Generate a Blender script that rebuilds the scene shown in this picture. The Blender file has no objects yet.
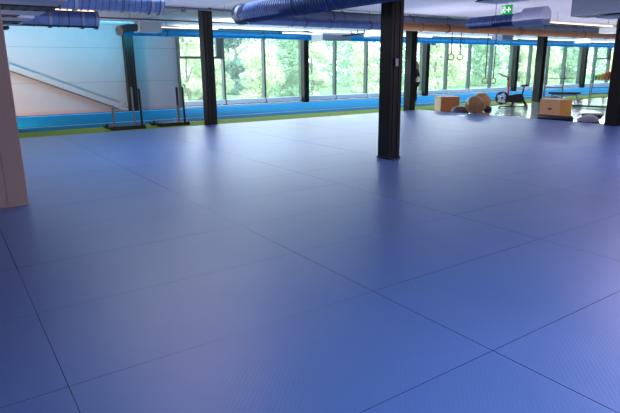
import bpy, bmesh, math, random
from mathutils import Vector, Matrix
C = bpy.context.scene.collection
PI = math.pi
random.seed(7)

# ------------------------------------------------------------------ materials
def lin(c):
    return tuple(((v/255.0)/12.92 if v/255.0 <= .04045 else ((v/255.0+.055)/1.055)**2.4) for v in c)

def mat(name, rgb, rough=.5, metal=0.0, spec=.5, noise=0.0, nscale=8.0, bump=0.0, bscale=60.0, emit=None, estr=0.0, coat=0.0):
    m = bpy.data.materials.new(name); m.use_nodes = True
    nt = m.node_tree; b = nt.nodes['Principled BSDF']
    col = lin(rgb)
    b.inputs['Base Color'].default_value = (*col, 1)
    b.inputs['Roughness'].default_value = rough
    b.inputs['Metallic'].default_value = metal
    b.inputs['Specular IOR Level'].default_value = spec
    b.inputs['Coat Weight'].default_value = coat
    tc = nt.nodes.new('ShaderNodeTexCoord')
    if noise > 0:
        n = nt.nodes.new('ShaderNodeTexNoise'); n.inputs['Scale'].default_value = nscale; n.inputs['Detail'].default_value = 4
        nt.links.new(tc.outputs['Object'], n.inputs['Vector'])
        r = nt.nodes.new('ShaderNodeValToRGB')
        r.color_ramp.elements[0].position = .3; r.color_ramp.elements[1].position = .7
        r.color_ramp.elements[0].color = (*[v*(1-noise) for v in col], 1)
        r.color_ramp.elements[1].color = (*[min(1, v*(1+noise)) for v in col], 1)
        nt.links.new(n.outputs['Fac'], r.inputs['Fac']); nt.links.new(r.outputs['Color'], b.inputs['Base Color'])
    if bump > 0:
        n2 = nt.nodes.new('ShaderNodeTexNoise'); n2.inputs['Scale'].default_value = bscale
        nt.links.new(tc.outputs['Object'], n2.inputs['Vector'])
        bp = nt.nodes.new('ShaderNodeBump'); bp.inputs['Strength'].default_value = bump; bp.inputs['Distance'].default_value = .01
        nt.links.new(n2.outputs['Fac'], bp.inputs['Height']); nt.links.new(bp.outputs['Normal'], b.inputs['Normal'])
    if emit:
        b.inputs['Emission Color'].default_value = (*lin(emit), 1); b.inputs['Emission Strength'].default_value = estr
    return m

def mat_nodes(m): return m.node_tree, m.node_tree.nodes['Principled BSDF']

M = {}
# blue training mat: tatami hatch as a fine bump, faint wear
M['mat_blue'] = m = mat('training_mat_vinyl', (70, 99, 180), rough=.42, spec=.8, coat=.2)
M['mat_blue'].node_tree.nodes['Principled BSDF'].inputs['Coat Roughness'].default_value = .3
M['mat_blue'].node_tree.nodes['Principled BSDF'].inputs['IOR'].default_value = 1.75
M['mat_blue'].node_tree.nodes['Principled BSDF'].inputs['Specular Tint'].default_value = (.72, .84, 1, 1)
nt, b = mat_nodes(m)
tc = nt.nodes.new('ShaderNodeNewGeometry')
n = nt.nodes.new('ShaderNodeTexNoise'); n.inputs['Scale'].default_value = .9; n.inputs['Detail'].default_value = 5
nt.links.new(tc.outputs['Position'], n.inputs['Vector'])
r = nt.nodes.new('ShaderNodeValToRGB')
r.color_ramp.elements[0].position = .3; r.color_ramp.elements[1].position = .72
r.color_ramp.elements[0].color = (*lin((66, 103, 174)), 1); r.color_ramp.elements[1].color = (*lin((80, 111, 182)), 1)
nt.links.new(n.outputs['Fac'], r.inputs['Fac']); nt.links.new(r.outputs['Color'], b.inputs['Base Color'])
w = nt.nodes.new('ShaderNodeTexChecker'); w.inputs['Scale'].default_value = 28
mp = nt.nodes.new('ShaderNodeMapping'); mp.inputs['Rotation'].default_value = (0, 0, PI/4)
nt.links.new(tc.outputs['Position'], mp.inputs['Vector'])
w2 = nt.nodes.new('ShaderNodeTexWave'); w2.inputs['Scale'].default_value = 14; w2.inputs['Distortion'].default_value = .4
nt.links.new(mp.outputs['Vector'], w2.inputs['Vector'])
n3 = nt.nodes.new('ShaderNodeTexNoise'); n3.inputs['Scale'].default_value = 120
nt.links.new(tc.outputs['Position'], n3.inputs['Vector'])
ad = nt.nodes.new('ShaderNodeMath'); ad.operation = 'ADD'
nt.links.new(w2.outputs['Fac'], ad.inputs[0]); nt.links.new(n3.outputs['Fac'], ad.inputs[1])
bp = nt.nodes.new('ShaderNodeBump'); bp.inputs['Strength'].default_value = .10; bp.inputs['Distance'].default_value = .004
nt.links.new(ad.outputs[0], bp.inputs['Height']); nt.links.new(bp.outputs['Normal'], b.inputs['Normal'])

M['mat_edge'] = mat('dark_mat_edge_foam', (22, 30, 66), rough=.8)
M['screed'] = mat('polished_grey_floor', (236, 240, 248), rough=.12, metal=.45, spec=.9, noise=.12, nscale=1.5)
M['underlay'] = mat('underlay', (40, 52, 100), rough=.6)
M['turf'] = mat('green_turf', (128, 160, 36), rough=.9, noise=.35, nscale=30, bump=.6, bscale=140)
M['track'] = mat('blue_track', (0, 114, 166), rough=.9, spec=.05, noise=.1, nscale=3, bump=.15, bscale=200)
M['line_white'] = mat('white_line_paint', (230, 235, 240), rough=.5)
M['ceiling'] = mat('painted_ceiling', (205, 208, 218), rough=.75, noise=.05, nscale=2)
M['raft'] = mat('acoustic_raft', (178, 182, 206), rough=.8, noise=.05, nscale=5)
M['wall'] = mat('white_wall_panel', (168, 161, 165), rough=.65, spec=.2, noise=.02, nscale=3)
M['partition'] = mat('partition_paint', (176, 148, 146), rough=.6, noise=.03, nscale=3)
M['seam'] = mat('panel_seam', (118, 114, 118), rough=.7)
M['black_steel'] = mat('black_painted_steel', (17, 14, 13), rough=.4, spec=.35, noise=.2, nscale=4)
M['strip_dark'] = mat('dark_cover_strip', (34, 29, 28), rough=.4)
M['frame'] = mat('dark_grey_aluminium', (92, 100, 96), rough=.4, metal=.3)
M['sill'] = mat('white_sill', (236, 240, 245), rough=.45)
M['ring_wood'] = mat('dark_ring_wood', (138, 108, 82), rough=.45, noise=.1, nscale=20)
M['galv'] = mat('galvanised_steel', (160, 170, 190), rough=.3, metal=.9, noise=.12, nscale=6)
M['galv_blue_refl'] = mat('galvanised_blue_reflection', (74, 92, 138), rough=.32, metal=.9, noise=.12, nscale=6)  # blue floor reflection tinted into the base colour
M['galv_cyan_refl'] = mat('cyan_track_reflection', (14, 152, 222), rough=.35, metal=.3, noise=.06, nscale=5)  # reflection of the blue track put into the duct's colour
M['galv_dark'] = mat('dark_duct_steel', (104, 114, 142), rough=.32, metal=.9, noise=.1, nscale=6)
M['teal_steel'] = mat('teal_duct_steel', (96, 140, 156), rough=.35, metal=.6)
M['brown'] = mat('brown_reflection_tint', (104, 64, 32), rough=.42, metal=.3, noise=.12, nscale=4)  # brown reflection on bare metal, painted as the duct's colour
M['lav'] = mat('pale_lilac_sheet_metal', (176, 180, 208), rough=.4, metal=.2)
M['greybox'] = mat('grey_sheet_metal', (128, 140, 162), rough=.45, metal=.3)
M['white_metal'] = mat('white_sheet_metal', (214, 222, 232), rough=.4)
M['stub_grey'] = mat('dark_teal_paint', (64, 92, 104), rough=.6)
M['tray'] = mat('cable_tray_steel', (40, 42, 52), rough=.5, metal=.5)
M['conduit'] = mat('conduit', (96, 92, 108), rough=.5, metal=.3)
M['lamp'] = mat('warm_tube', (255, 230, 205), rough=.4, emit=(255, 214, 176), estr=3.2)
M['lamp_hot'] = mat('orange_tube', (255, 214, 176), rough=.4, emit=(255, 190, 140), estr=3.0)
M['green_sign'] = mat('green_sign', (0, 150, 62), rough=.4, emit=(0, 150, 62), estr=.6)
M['sign_white'] = mat('sign_white', (240, 250, 245), rough=.4, emit=(235, 250, 240), estr=.8)
M['ply'] = mat('plywood_box', (200, 124, 70), rough=.5, noise=.08, nscale=14)
M['ply_orange'] = mat('orange_plywood', (246, 170, 76), rough=.45, noise=.06, nscale=14)
M['ply_warm'] = mat('warm_plywood', (240, 178, 124), rough=.5, noise=.06, nscale=14)
M['ply_pale'] = mat('pale_plywood_edge', (226, 200, 168), rough=.5, noise=.08, nscale=20)
M['rubber'] = mat('black_rubber', (24, 22, 24), rough=.45, noise=.1)
M['bronze'] = mat('bronze_vinyl', (150, 104, 60), rough=.3, spec=.6, noise=.04)
M['bronze_light'] = mat('light_bronze_vinyl', (184, 134, 76), rough=.3, spec=.6, noise=.04)
M['graphite'] = mat('graphite_vinyl', (84, 76, 84), rough=.3, spec=.6)
M['greyvinyl'] = mat('grey_vinyl', (150, 144, 160), rough=.28, spec=.6)
M['wood_strap'] = mat('wooden_ring', (186, 158, 128), rough=.4, noise=.1, nscale=20)
M['strap'] = mat('dark_strap', (44, 46, 50), rough=.8)
M['steel'] = mat('bare_steel', (124, 126, 134), rough=.4, metal=.7)
M['red'] = mat('red_rubber', (196, 62, 50), rough=.45)
M['yellow'] = mat('yellow_rubber', (222, 186, 40), rough=.45)
M['greenr'] = mat('green_rubber', (30, 130, 92), rough=.45)
M['orange'] = mat('orange_rubber', (224, 116, 50), rough=.45)
M['paper'] = mat('pale_tag', (214, 196, 220), rough=.6)
M['skin'] = mat('skin', (206, 160, 138), rough=.55, noise=.03)
M['hair'] = mat('blond_hair', (212, 184, 150), rough=.5, noise=.15, nscale=40)
M['darkcloth'] = mat('black_cloth', (26, 26, 32), rough=.85, noise=.1, nscale=30)
M['bark'] = mat('bark', (110, 104, 92), rough=.9, noise=.3, nscale=8)
M['grass'] = mat('outdoor_grass', (104, 136, 96), rough=.95, noise=.2, nscale=2)

def leaf_mat(name, rgb, tr):
    m = bpy.data.materials.new(name); m.use_nodes = True
    nt = m.node_tree; nt.nodes.clear()
    out = nt.nodes.new('ShaderNodeOutputMaterial'); mix = nt.nodes.new('ShaderNodeMixShader')
    d = nt.nodes.new('ShaderNodeBsdfDiffuse'); t = nt.nodes.new('ShaderNodeBsdfTranslucent')
    tc = nt.nodes.new('ShaderNodeTexCoord'); n = nt.nodes.new('ShaderNodeTexNoise'); n.inputs['Scale'].default_value = 1.4
    nt.links.new(tc.outputs['Object'], n.inputs['Vector'])
    r = nt.nodes.new('ShaderNodeValToRGB'); c = lin(rgb)
    r.color_ramp.elements[0].position = .35; r.color_ramp.elements[1].position = .65
    r.color_ramp.elements[0].color = (*[v*.62 for v in c], 1); r.color_ramp.elements[1].color = (*[min(1, v*1.25) for v in c], 1)
    nt.links.new(n.outputs['Fac'], r.inputs['Fac'])
    nt.links.new(r.outputs['Color'], d.inputs['Color']); nt.links.new(r.outputs['Color'], t.inputs['Color'])
    mix.inputs[0].default_value = tr
    nt.links.new(d.outputs[0], mix.inputs[1]); nt.links.new(t.outputs[0], mix.inputs[2]); nt.links.new(mix.outputs[0], out.inputs['Surface'])
    return m
M['leaf_pale'] = leaf_mat('pale_leaf', (222, 226, 194), .4)
M['leaf_mid'] = leaf_mat('mid_leaf', (158, 188, 156), .4)
M['leaf_dark'] = leaf_mat('dark_leaf', (104, 140, 128), .35)
M['leaf_yellow'] = leaf_mat('yellow_leaf', (226, 214, 150), .4)

m = bpy.data.materials.new('window_glass'); m.use_nodes = True; nt = m.node_tree; nt.nodes.clear()
out = nt.nodes.new('ShaderNodeOutputMaterial'); mix = nt.nodes.new('ShaderNodeMixShader')
tr = nt.nodes.new('ShaderNodeBsdfTransparent'); tr.inputs['Color'].default_value = (.84, .94, .94, 1)
gl = nt.nodes.new('ShaderNodeBsdfGlossy'); gl.inputs['Roughness'].default_value = .02
lw = nt.nodes.new('ShaderNodeLayerWeight'); lw.inputs['Blend'].default_value = .5
pw = nt.nodes.new('ShaderNodeMath'); pw.operation = 'POWER'; pw.inputs[1].default_value = 5; nt.links.new(lw.outputs['Facing'], pw.inputs[0])
fr = nt.nodes.new('ShaderNodeMath'); fr.operation = 'MULTIPLY_ADD'; fr.inputs[1].default_value = .5; fr.inputs[2].default_value = .03; nt.links.new(pw.outputs[0], fr.inputs[0])
nt.links.new(fr.outputs[0], mix.inputs[0]); nt.links.new(tr.outputs[0], mix.inputs[1]); nt.links.new(gl.outputs[0], mix.inputs[2])
vl = nt.nodes.new('ShaderNodeBsdfTranslucent'); vl.inputs['Color'].default_value = (.92, .97, 1, 1)
mx = nt.nodes.new('ShaderNodeMixShader'); mx.inputs[0].default_value = .045          # pale veil mixed into the panes to imitate haze
nt.links.new(mix.outputs[0], mx.inputs[1]); nt.links.new(vl.outputs[0], mx.inputs[2])
nt.links.new(mx.outputs[0], out.inputs['Surface']); M['glass'] = m

# ------------------------------------------------------------------ mesh helpers
class MB:
    def __init__(s): s.bm = bmesh.new()
    def box(s, lo, hi, bev=0, rot=None, seg=1):
        bm = bmesh.new(); bmesh.ops.create_cube(bm, size=1)
        c = [(lo[i]+hi[i])/2 for i in range(3)]; d = [hi[i]-lo[i] for i in range(3)]
        for v in bm.verts: v.co = Vector((v.co.x*d[0], v.co.y*d[1], v.co.z*d[2]))
        if bev: bmesh.ops.bevel(bm, geom=bm.edges[:], offset=bev, segments=seg, affect='EDGES', profile=.5)
        if rot is not None:
            for v in bm.verts: v.co = rot @ v.co
        for v in bm.verts: v.co += Vector(c)
        s._add(bm); return s
    def _add(s, bm):
        me = bpy.data.meshes.new('tmp'); bm.to_mesh(me); bm.free(); s.bm.from_mesh(me); bpy.data.meshes.remove(me)
    def tube(s, pts, r, seg=10, caps=True, closed=False):
        pts = [Vector(p) for p in pts]; n = len(pts); rings = []
        rr = r if isinstance(r, (list, tuple)) else [r]*n
        up = None
        for i, p in enumerate(pts):
            if closed: t = (pts[(i+1) % n]-pts[i-1])
            else: t = (pts[min(i+1, n-1)]-pts[max(i-1, 0)])
            t.normalize()
            if up is None: up = Vector((0, 0, 1)) if abs(t.z) < .9 else Vector((0, 1, 0))
            a = t.cross(up)
            if a.length < 1e-4: up = Vector((1, 0, 0)); a = t.cross(up)
            a.normalize(); b_ = a.cross(t).normalized(); up = b_
            rings.append([s.bm.verts.new(p+(a*math.cos(k*2*PI/seg)+b_*math.sin(k*2*PI/seg))*rr[i]) for k in range(seg)])
        for i in range(n if closed else n-1):
            A, B = rings[i], rings[(i+1) % n]
            for k in range(seg): s.bm.faces.new((A[k], A[(k+1) % seg], B[(k+1) % seg], B[k]))
        if caps and not closed:
            s.bm.faces.new(rings[0][::-1]); s.bm.faces.new(rings[-1])
        return s
    def lathe(s, prof, origin=(0, 0, 0), axis='z', seg=28):
        o = Vector(origin); rings = []
        def P(r, h, a):
            x, y = r*math.cos(a), r*math.sin(a)
            return o + (Vector((x, y, h)) if axis == 'z' else Vector((h, x, y)) if axis == 'x' else Vector((y, h, x)))
        for r, h in prof:
            if r < 1e-6: rings.append([s.bm.verts.new(P(0, h, 0))])
            else: rings.append([s.bm.verts.new(P(r, h, k*2*PI/seg)) for k in range(seg)])
        for A, B in zip(rings, rings[1:]):
            for k in range(seg):
                k2 = (k+1) % seg
                if len(A) == 1 and len(B) == 1: continue
                if len(A) == 1: s.bm.faces.new((A[0], B[k], B[k2]))
                elif len(B) == 1: s.bm.faces.new((A[k], B[0], A[k2]))
                else: s.bm.faces.new((A[k], B[k], B[k2], A[k2]))
        return s
    def poly(s, pts, depth):                       # a flat outline pushed along a vector
        d = Vector(depth); A = [s.bm.verts.new(Vector(p)) for p in pts]; B = [s.bm.verts.new(Vector(p)+d) for p in pts]
        s.bm.faces.new(A[::-1]); s.bm.faces.new(B)
        for i in range(len(A)):
            j = (i+1) % len(A); s.bm.faces.new((A[i], A[j], B[j], B[i]))
        return s
    def build(s, name, m, parent=None, smooth=False, loc=None, kind=None):
        bmesh.ops.recalc_face_normals(s.bm, faces=s.bm.faces[:])
        me = bpy.data.meshes.new(name); s.bm.to_mesh(me); s.bm.free()
        me.materials.append(m if not isinstance(m, str) else M[m])
        if smooth:
            me.polygons.foreach_set('use_smooth', [True]*len(me.polygons))
            try: me.set_sharp_from_angle(angle=math.radians(40))
            except Exception: pass
        o = bpy.data.objects.new(name, me); C.objects.link(o)
        if parent: o.parent = parent
        if loc: o.location = loc
        if kind: o['kind'] = kind
        return o

def tag(o, label, cat, group=None, kind=None):
    if label: o['label'] = label
    if cat: o['category'] = cat
    if group: o['group'] = group
    if kind: o['kind'] = kind
    return o
def thing(name, label, cat, loc=(0, 0, 0), rz=0, group=None):
    o = bpy.data.objects.new(name, None); C.objects.link(o); o.empty_display_size = .1
    o.location = loc; o.rotation_euler = (0, 0, rz)
    return tag(o, label, cat, group)
def copy_tree(o, parent=None):
    c = o.copy(); C.objects.link(c)
    if parent: c.parent = parent
    for ch in list(o.children): copy_tree(ch, c)
    return c
def place(o, loc, rz=0, label=None):
    o.location = loc; o.rotation_euler = (0, 0, rz)
    if label: o['label'] = label
    return o
S = lambda mb, name, m, parent=None, **k: mb.build(name, m, parent, kind='structure', **k)

# ------------------------------------------------------------------ constants of the building (metres; z = 0 is the mat top)
FZ = -.04                # bare floor
XE, YE = 14.6, 14.05     # right and far edge of the mats
YT = 15.6                # turf | track
YW = 21.2                # facade plane
ZC = 3.12                # ceiling
COLX = [6.25, 14.1, 21.95, 29.8, 37.65]

# floors
S(MB().box((-8, -7, -.3), (XE+.02, YE, FZ-.002)), 'floor', 'underlay')
S(MB().box((XE+.02, -7, -.3), (46, YE, FZ)), 'floor_gym', 'screed')
S(MB().box((-8, YE, -.3), (46, YT, FZ+.02)), 'floor_turf', 'turf')
S(MB().box((-8, YT, -.3), (46, YW+.2, FZ+.03)), 'floor_track', 'track')
S(MB().box((-8, 16.55, FZ+.03), (46, 16.58, FZ+.034)), 'trim_1', 'line_white')
S(MB().box((-8, 20.55, FZ+.03), (46, 20.6, FZ+.034)), 'trim_2', 'line_white')
# ceiling and shell
ce = S(MB().box((-8, -7, ZC), (46, YW+.5, ZC+.4)), 'ceiling', 'ceiling')
for i, x in enumerate([-4, -2, 0, 2, 4, 6, 8, 10, 12, 14, 16, 18, 20, 22, 24, 26, 28, 30, 32, 34, 36, 38, 40, 42, 44]):
    S(MB().box((x-.012, -7, ZC-.004), (x+.012, YW, ZC+.001)), 'ceiling_seam', 'seam', ce)
S(MB().box((-8.2, -7, -.3), (-8, YW+.3, ZC+.3)), 'wall_left', 'wall')
S(MB().box((46, -7, -.3), (46.2, YW+.3, ZC+.3)), 'wall_right', 'wall')
S(MB().box((-8.2, -7.2, -.3), (46.2, -7, ZC+.3)), 'wall_rear', 'wall')
# white part of the facade wall with its board joints
wb = S(MB().box((-8, YW, -.3), (8.2, YW+.25, ZC)), 'wall_back', 'wall')
for z in (1.09, 2.31):
    S(MB().box((-8, YW-.004, z-.006), (8.2, YW+.001, z+.006)), 'wall_joint', 'seam', wb)
for x in (4.4, 7.2):
    S(MB().box((x-.004, YW-.003, 0), (x+.004, YW+.001, ZC)), 'wall_joint', 'wall', wb)
S(MB().box((-8, YW-.03, FZ+.03), (8.2, YW, .1), .006), 'baseboard_back', 'partition')
S(MB().box((8.2, YW-.05, 2.92), (46, YW+.25, ZC), .01), 'wall_header', 'wall')
# free standing partition at the left, two boards with a joint
pa = S(MB().box((-8, 6.86, .0), (.715, 7.0, ZC), .006), 'wall_partition', 'partition')
S(MB().box((.50, 6.856, .02), (.506, 6.862, 1.0)), 'partition_joint', 'seam', pa)
S(MB().box((-8, 6.856, 1.0), (.506, 6.862, 1.006)), 'partition_joint', 'seam', pa)

# ------------------------------------------------------------------ facade windows, one structure per bay
W0, WP = 8.2, 1.9625
def bay(i):
    x0 = W0+WP*i; x1 = x0+WP
    root = bpy.data.objects.new('window_%d' % (i+1), None); C.objects.link(root); root.location = (x0, YW, 0); root['kind'] = 'structure'
    f = MB()
    f.box((-.04, -.13, 0), (.04, .12, 3.0), .006)
    f.box((.04, -.02, -.02), (WP-.04, .1, .07)); f.box((.04, -.02, 2.86), (WP-.04, .1, 2.95))
    hopper = i in (0, 16)
    if hopper: f.box((.04, -.06, 1.93), (WP-.04, .08, 2.02), .006)
    S(f, 'window_frame', 'frame', root)
    if hopper:
        h = MB(); h.box((WP-.3, -.09, 2.02), (WP-.05, .05, 2.86), .005); h.box((.04, -.05, 2.02), (.1, .05, 2.86), .005)
        S(h, 'window_sash', 'frame', root)
    S(MB().box((.04, .03, .07), (WP-.04, .042, 2.86)), 'pane', 'glass', root)
    # sill ledge in front of the glass
    S(MB().box((.06, -.24, .07), (WP-.06, -.06, .25), .012), 'window_sill', 'sill', root)
    g = MB()
    for xx in (.2, WP/2, WP-.2): g.box((xx-.02, -.17, .0), (xx+.02, -.1, .18))
    S(g, 'sill_bracket', 'sill', root)
    return root
NB = 19
for i in range(NB): bay(i)
S(MB().box((W0, YW-.30, FZ+.03), (46, YW+.0, .03), .008), 'baseboard_window', 'sill')

# ------------------------------------------------------------------ steel columns
def column(x, y, w, d, z1, label, grp, z0=FZ):
    t = thing('steel_column', label, 'column', (x, y, z0), 0, grp); t['kind'] = 'thing'
    b = MB(); b.box((-w/2, -d/2, 0), (w/2, d/2, z1-z0), .008)
    b.build('column_shaft', 'black_steel', t)
    g = MB()
    g.box((-w/2+.07, -d/2-.012, .04), (-w/2+.085, -d/2+.002, z1-z0-.05)); g.box((w/2-.085, -d/2-.012, .04), (w/2-.07, -d/2+.002, z1-z0-.05))
    g.build('cover_strip', 'strip_dark', t)
    p = MB(); p.box((-w/2-.012, -d/2-.012, 0), (w/2+.012, d/2+.012, .03), .004); p.build('base_plate', 'black_steel', t)
    return t
column(6.33, 6.8, .27, .27, ZC, 'thick black square steel column standing in the middle of the blue mats, floor to ceiling', None, 0)
column(6.35, 14.2, .28, .30, ZC, 'black steel column on the mat edge in front of the first clear window', None)
column(14.2, 14.23, .27, .33, ZC, 'black steel column on the mat edge with a dark-clothed person behind it', None)
column(22.07, 14.2, .27, .33, ZC, 'black steel column on the polished gym floor beside the barbell rack', None)
column(14.44, 7.05, .29, .30, ZC, 'black steel column at the right mat corner, cut by the photo edge', None, 0)
fl = ['black steel column against the white wall beside the diagonal brace',
      'facade column between two windows, just left of the grey ceiling box',
      'facade column just right of the person, with a small box at its top',
      'facade column behind the exercise bike',
      'facade column behind the barbell rack, to the right of the rack']
for x, l in zip(COLX, fl):
    if x < 8: column(x-.02, YW-.165, .34, .26, ZC, l, None)
    else: column(x, YW-.34, .26, .30, ZC, l, None)

# diagonal brace on the white wall with bolted gusset
br = thing('diagonal_brace', 'pale diagonal steel brace sloping down across the white wall to a bolted plate', 'brace', (6.0, YW-.105, .12))
p0, p1 = Vector((-4.6, 0, 1.86)), Vector((-.30, 0, .075))
d = (p1-p0).normalized(); ang = math.atan2(-d.z, d.x); L = (p1-p0).length; mid = (p0+p1)/2
R = Matrix.Rotation(ang, 3, 'Y')
b = MB(); b.box((-L/2, -.07, -.1), (L/2, .07, .1), .01, R)
for v in b.bm.verts: v.co += mid
b.build('brace_tube', 'wall', br)
b = MB(); b.box((-L/2, -.085, -.035), (L/2, .085, .0), 0, R)
for v in b.bm.verts: v.co += mid + R @ Vector((0, 0, -.1))
b.build('brace_shade_strip', 'frame', br)  # dark strip standing in for shade along the tube's lower edge
g = MB(); g.poly([(-.4, -.08, .0), (-.15, -.08, -.1), (.02, -.08, -.1), (.02, -.08, .22), (-.25, -.08, .25)], (0, .03, 0)); gp = g.build('gusset_plate', 'wall', br)
for q in ((-.18, .06), (-.09, .14), (-.05, .02)):
    MB().lathe([(0, -.012), (.022, -.012), (.022, .008), (0, .008)], (q[0], -.09, q[1]), 'y', 8).build('bolt', 'black_steel', gp)

# ------------------------------------------------------------------ blue mats (2 x 1 m, grid lines at x = .33+2k, y = .62+k)
CAMH = 1.525
yaw, pitch, roll, FPX = 0.601343604, 0.254482582, -0.00961537504, 533.033942
fw = Vector((math.sin(yaw)*math.cos(pitch), math.cos(yaw)*math.cos(pitch), -math.sin(pitch)))
r0 = Vector((math.cos(yaw), -math.sin(yaw), 0)); u0 = r0.cross(fw)
rr = r0*math.cos(roll)+u0*math.sin(roll); uu = u0*math.cos(roll)-r0*math.sin(roll)
def seen(x, y):                                     # only used to decide which mats the photograph shows
    v = Vector((x, y, -CAMH)); z = v.dot(fw)
    if z < .2: return False
    a, b_ = 310+FPX*v.dot(rr)/z, 206.5-FPX*v.dot(uu)/z
    return -4 < a < 624 and b_ < 417
xs = [-7.67+2*k for k in range(12)]; xs[-1] = XE
ys = [-.38+k for k in range(15)]; ys[-1] = YE
ORD = 'zeroth first second third fourth fifth sixth seventh eighth ninth tenth eleventh twelfth thirteenth fourteenth fifteenth'.split()
def mat_mesh(w, d):
    b = MB(); g = .0026
    b.box((g*.75, g*.5, FZ), (w-g*.75, d-g*.5, 0))
    o = b.build('training_mat', 'mat_blue'); o.data.materials.append(M['mat_edge'])
    for p in o.data.polygons:
        if p.normal.z < .5: p.material_index = 1
    return o
proto = {}
row = 0
for j in range(len(ys)-1):
    y0, y1 = ys[j], ys[j+1]; vis = []
    for i in range(len(xs)-1):
        x0, x1 = xs[i], xs[i+1]
        if y0 > 5.9 and x1 < .4 and y1 > 6.8: pass
        hit = any(seen(x0+(x1-x0)*a/24, y0+(y1-y0)*c/12) for a in range(25) for c in range(13))
        # what stands behind the free-standing partition is hidden by it
        if hit and y0 > 6.5 and x1 < .5: hit = False
        if hit: vis.append((x0, x1))
    if not vis: continue
    row += 1
    for k, (x0, x1) in enumerate(vis):
        key = (round(x1-x0, 3), round(y1-y0, 3))
        if key not in proto: o = proto[key] = mat_mesh(*key)
        else: o = proto[key].copy(); C.objects.link(o)
        o.location = (x0+random.uniform(-.0009, .0009), y0+random.uniform(-.0009, .0009), 0)
        tag(o, 'blue textured floor mat, %s row back from the camera, %s mat from the left' % (ORD[row], ORD[k+1]), 'mat', 'blue mats laid in a grid')

# ------------------------------------------------------------------ ceiling services
def flange(mb, h, r, axis='y', t=.03, e=.03):
    mb.lathe([(r, h-t), (r+e, h-t), (r+e, h+t), (r, h+t)], (0, 0, 0), axis, 36)
def duct(name, label, axis, a0, a1, u, z, r, m, ribs=0, flanges=(), cap=True, group=None, seg=32, hang=()):
    """round duct along x (u = y) or y (u = x); ribs = spacing of the spiral seam"""
    loc = (a0, u, z) if axis == 'x' else (u, a0, z)
    t = thing(name, label, 'duct', loc, 0, group)
    L = a1-a0; prof = [(0, 0)] if cap else []
    if ribs:
        n_ = int(L/ribs); prof.append((r, 0))
        for k in range(1, n_):
            h = k*ribs; prof += [(r, h-.014), (r+.015, h-.007), (r+.015, h+.007), (r, h+.014)]
        prof.append((r, L))
    else: prof += [(r, 0), (r, L)]
    if cap: prof.append((0, L))
    MB().lathe(prof, (0, 0, 0), axis, seg).build('duct_pipe', m, t, smooth=True)
    for h in flanges:
        f = MB(); flange(f, h-a0, r, axis); f.build('flange', 'galv_dark', t, smooth=True)
    for h in hang:
        g = MB()
        c = (h-a0, 0, 0) if axis == 'x' else (0, h-a0, 0)
        ring = [Vector(c)+(Vector((0, math.cos(q)*(r+.008), math.sin(q)*(r+.008))) if axis == 'x' else Vector((math.cos(q)*(r+.008), 0, math.sin(q)*(r+.008)))) for q in [k*2*PI/20 for k in range(20)]]
        g.tube(ring, .009, 6, closed=True); g.tube([Vector(c)+Vector((0, 0, r)), Vector(c)+Vector((0, 0, ZC-z))], .006, 6)
        g.build('hanger', 'tray', t)
    return t
# the big spiral duct running toward the camera, with a wide end collar
t = duct('spiral_duct', 'large ribbed spiral duct running toward the camera with a round dark end collar', 'y', 4.2, 10.4, 5.6, 2.635, .185, 'galv_blue_refl', ribs=.085, hang=(6.0, 8.4))
MB().lathe([(0, 6.1), (.165, 6.1), (.165, 6.36), (.21, 6.38), (.215, 6.5), (.2, 6.52), (0, 6.52)], (0, 0, 0), 'y', 36).build('end_collar', 'galv_dark', t, smooth=True)
duct('long_duct', 'long thick grey-blue duct across the room, behind and above the thinner blue pipe duct', 'x', 6.9, 24.0, 12.75, 2.87, .20, 'galv_dark', ribs=1.5, hang=(9.5, 12.6, 16.2, 19.6))
duct('blue_reflection_duct', 'thin duct with painted-in blue reflection, crossing from the spiral duct to the middle column', 'x', 6.6, 11.2, 12.1, 2.665, .105, 'galv_blue_refl', ribs=1.2, hang=(8.2, 10.4))
duct('brown_reflection_duct', 'duct with brown reflection painted in, crossing the room to the right of the middle column', 'x', 11.25, 27.5, 12.1, 2.685, .115, 'brown', ribs=1.2, hang=(13.6, 17.4, 21.5))
# left hand ducts
duct('upper_left_duct', 'upper duct with painted-in blue reflection at the top left, ending in two flanges', 'x', -7.5, 4.0, 11.0, 2.81, .21, 'galv_blue_refl', ribs=.12, flanges=(3.75, 3.94, 2.35), hang=(3.2,))
duct('lower_left_duct', 'lower duct with painted-in blue reflection at the top left in front of the white wall', 'x', -7.5, 3.35, 13.5, 2.66, .20, 'galv_blue_refl', ribs=.5, flanges=(3.0, 3.3, 2.32), hang=(2.7,))
# facade ducts
duct('facade_duct', 'duct with painted-in cyan track reflection running all along the window tops', 'x', 5.3, 45, 19.0, 2.735, .10, 'galv_cyan_refl', ribs=.3, hang=tuple(7+3.9*k for k in range(9)))
duct('facade_pipe_duct', 'pale teal pipe duct running just above the bright cyan one', 'x', 6.2, 45, 19.5, 2.93, .075, 'teal_steel', ribs=.8, hang=tuple(8+3.9*k for k in range(9)))
# right hand duct toward camera: spiral duct, reducer, silencer drum
t = duct('ribbed_side_duct', 'ribbed duct under the exit sign leading into a wide pale drum', 'y', 8.35, 9.7, 11.75, 2.60, .13, 'galv_blue_refl', ribs=.07, hang=(8.9,))
MB().lathe([(.13, -.02), (.15, -.03), (.16, -.14), (.16, -.3), (.05, -.3)], (0, 0, 0), 'y', 30).build('reducer', 'lav', t, smooth=True)
MB().lathe([(0, -.28), (.19, -.28), (.205, -.29), (.205, -.82), (.19, -.83), (0, -.83)], (0, 0, .03), 'y', 36).build('silencer_drum', 'lav', t, smooth=True)
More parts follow.
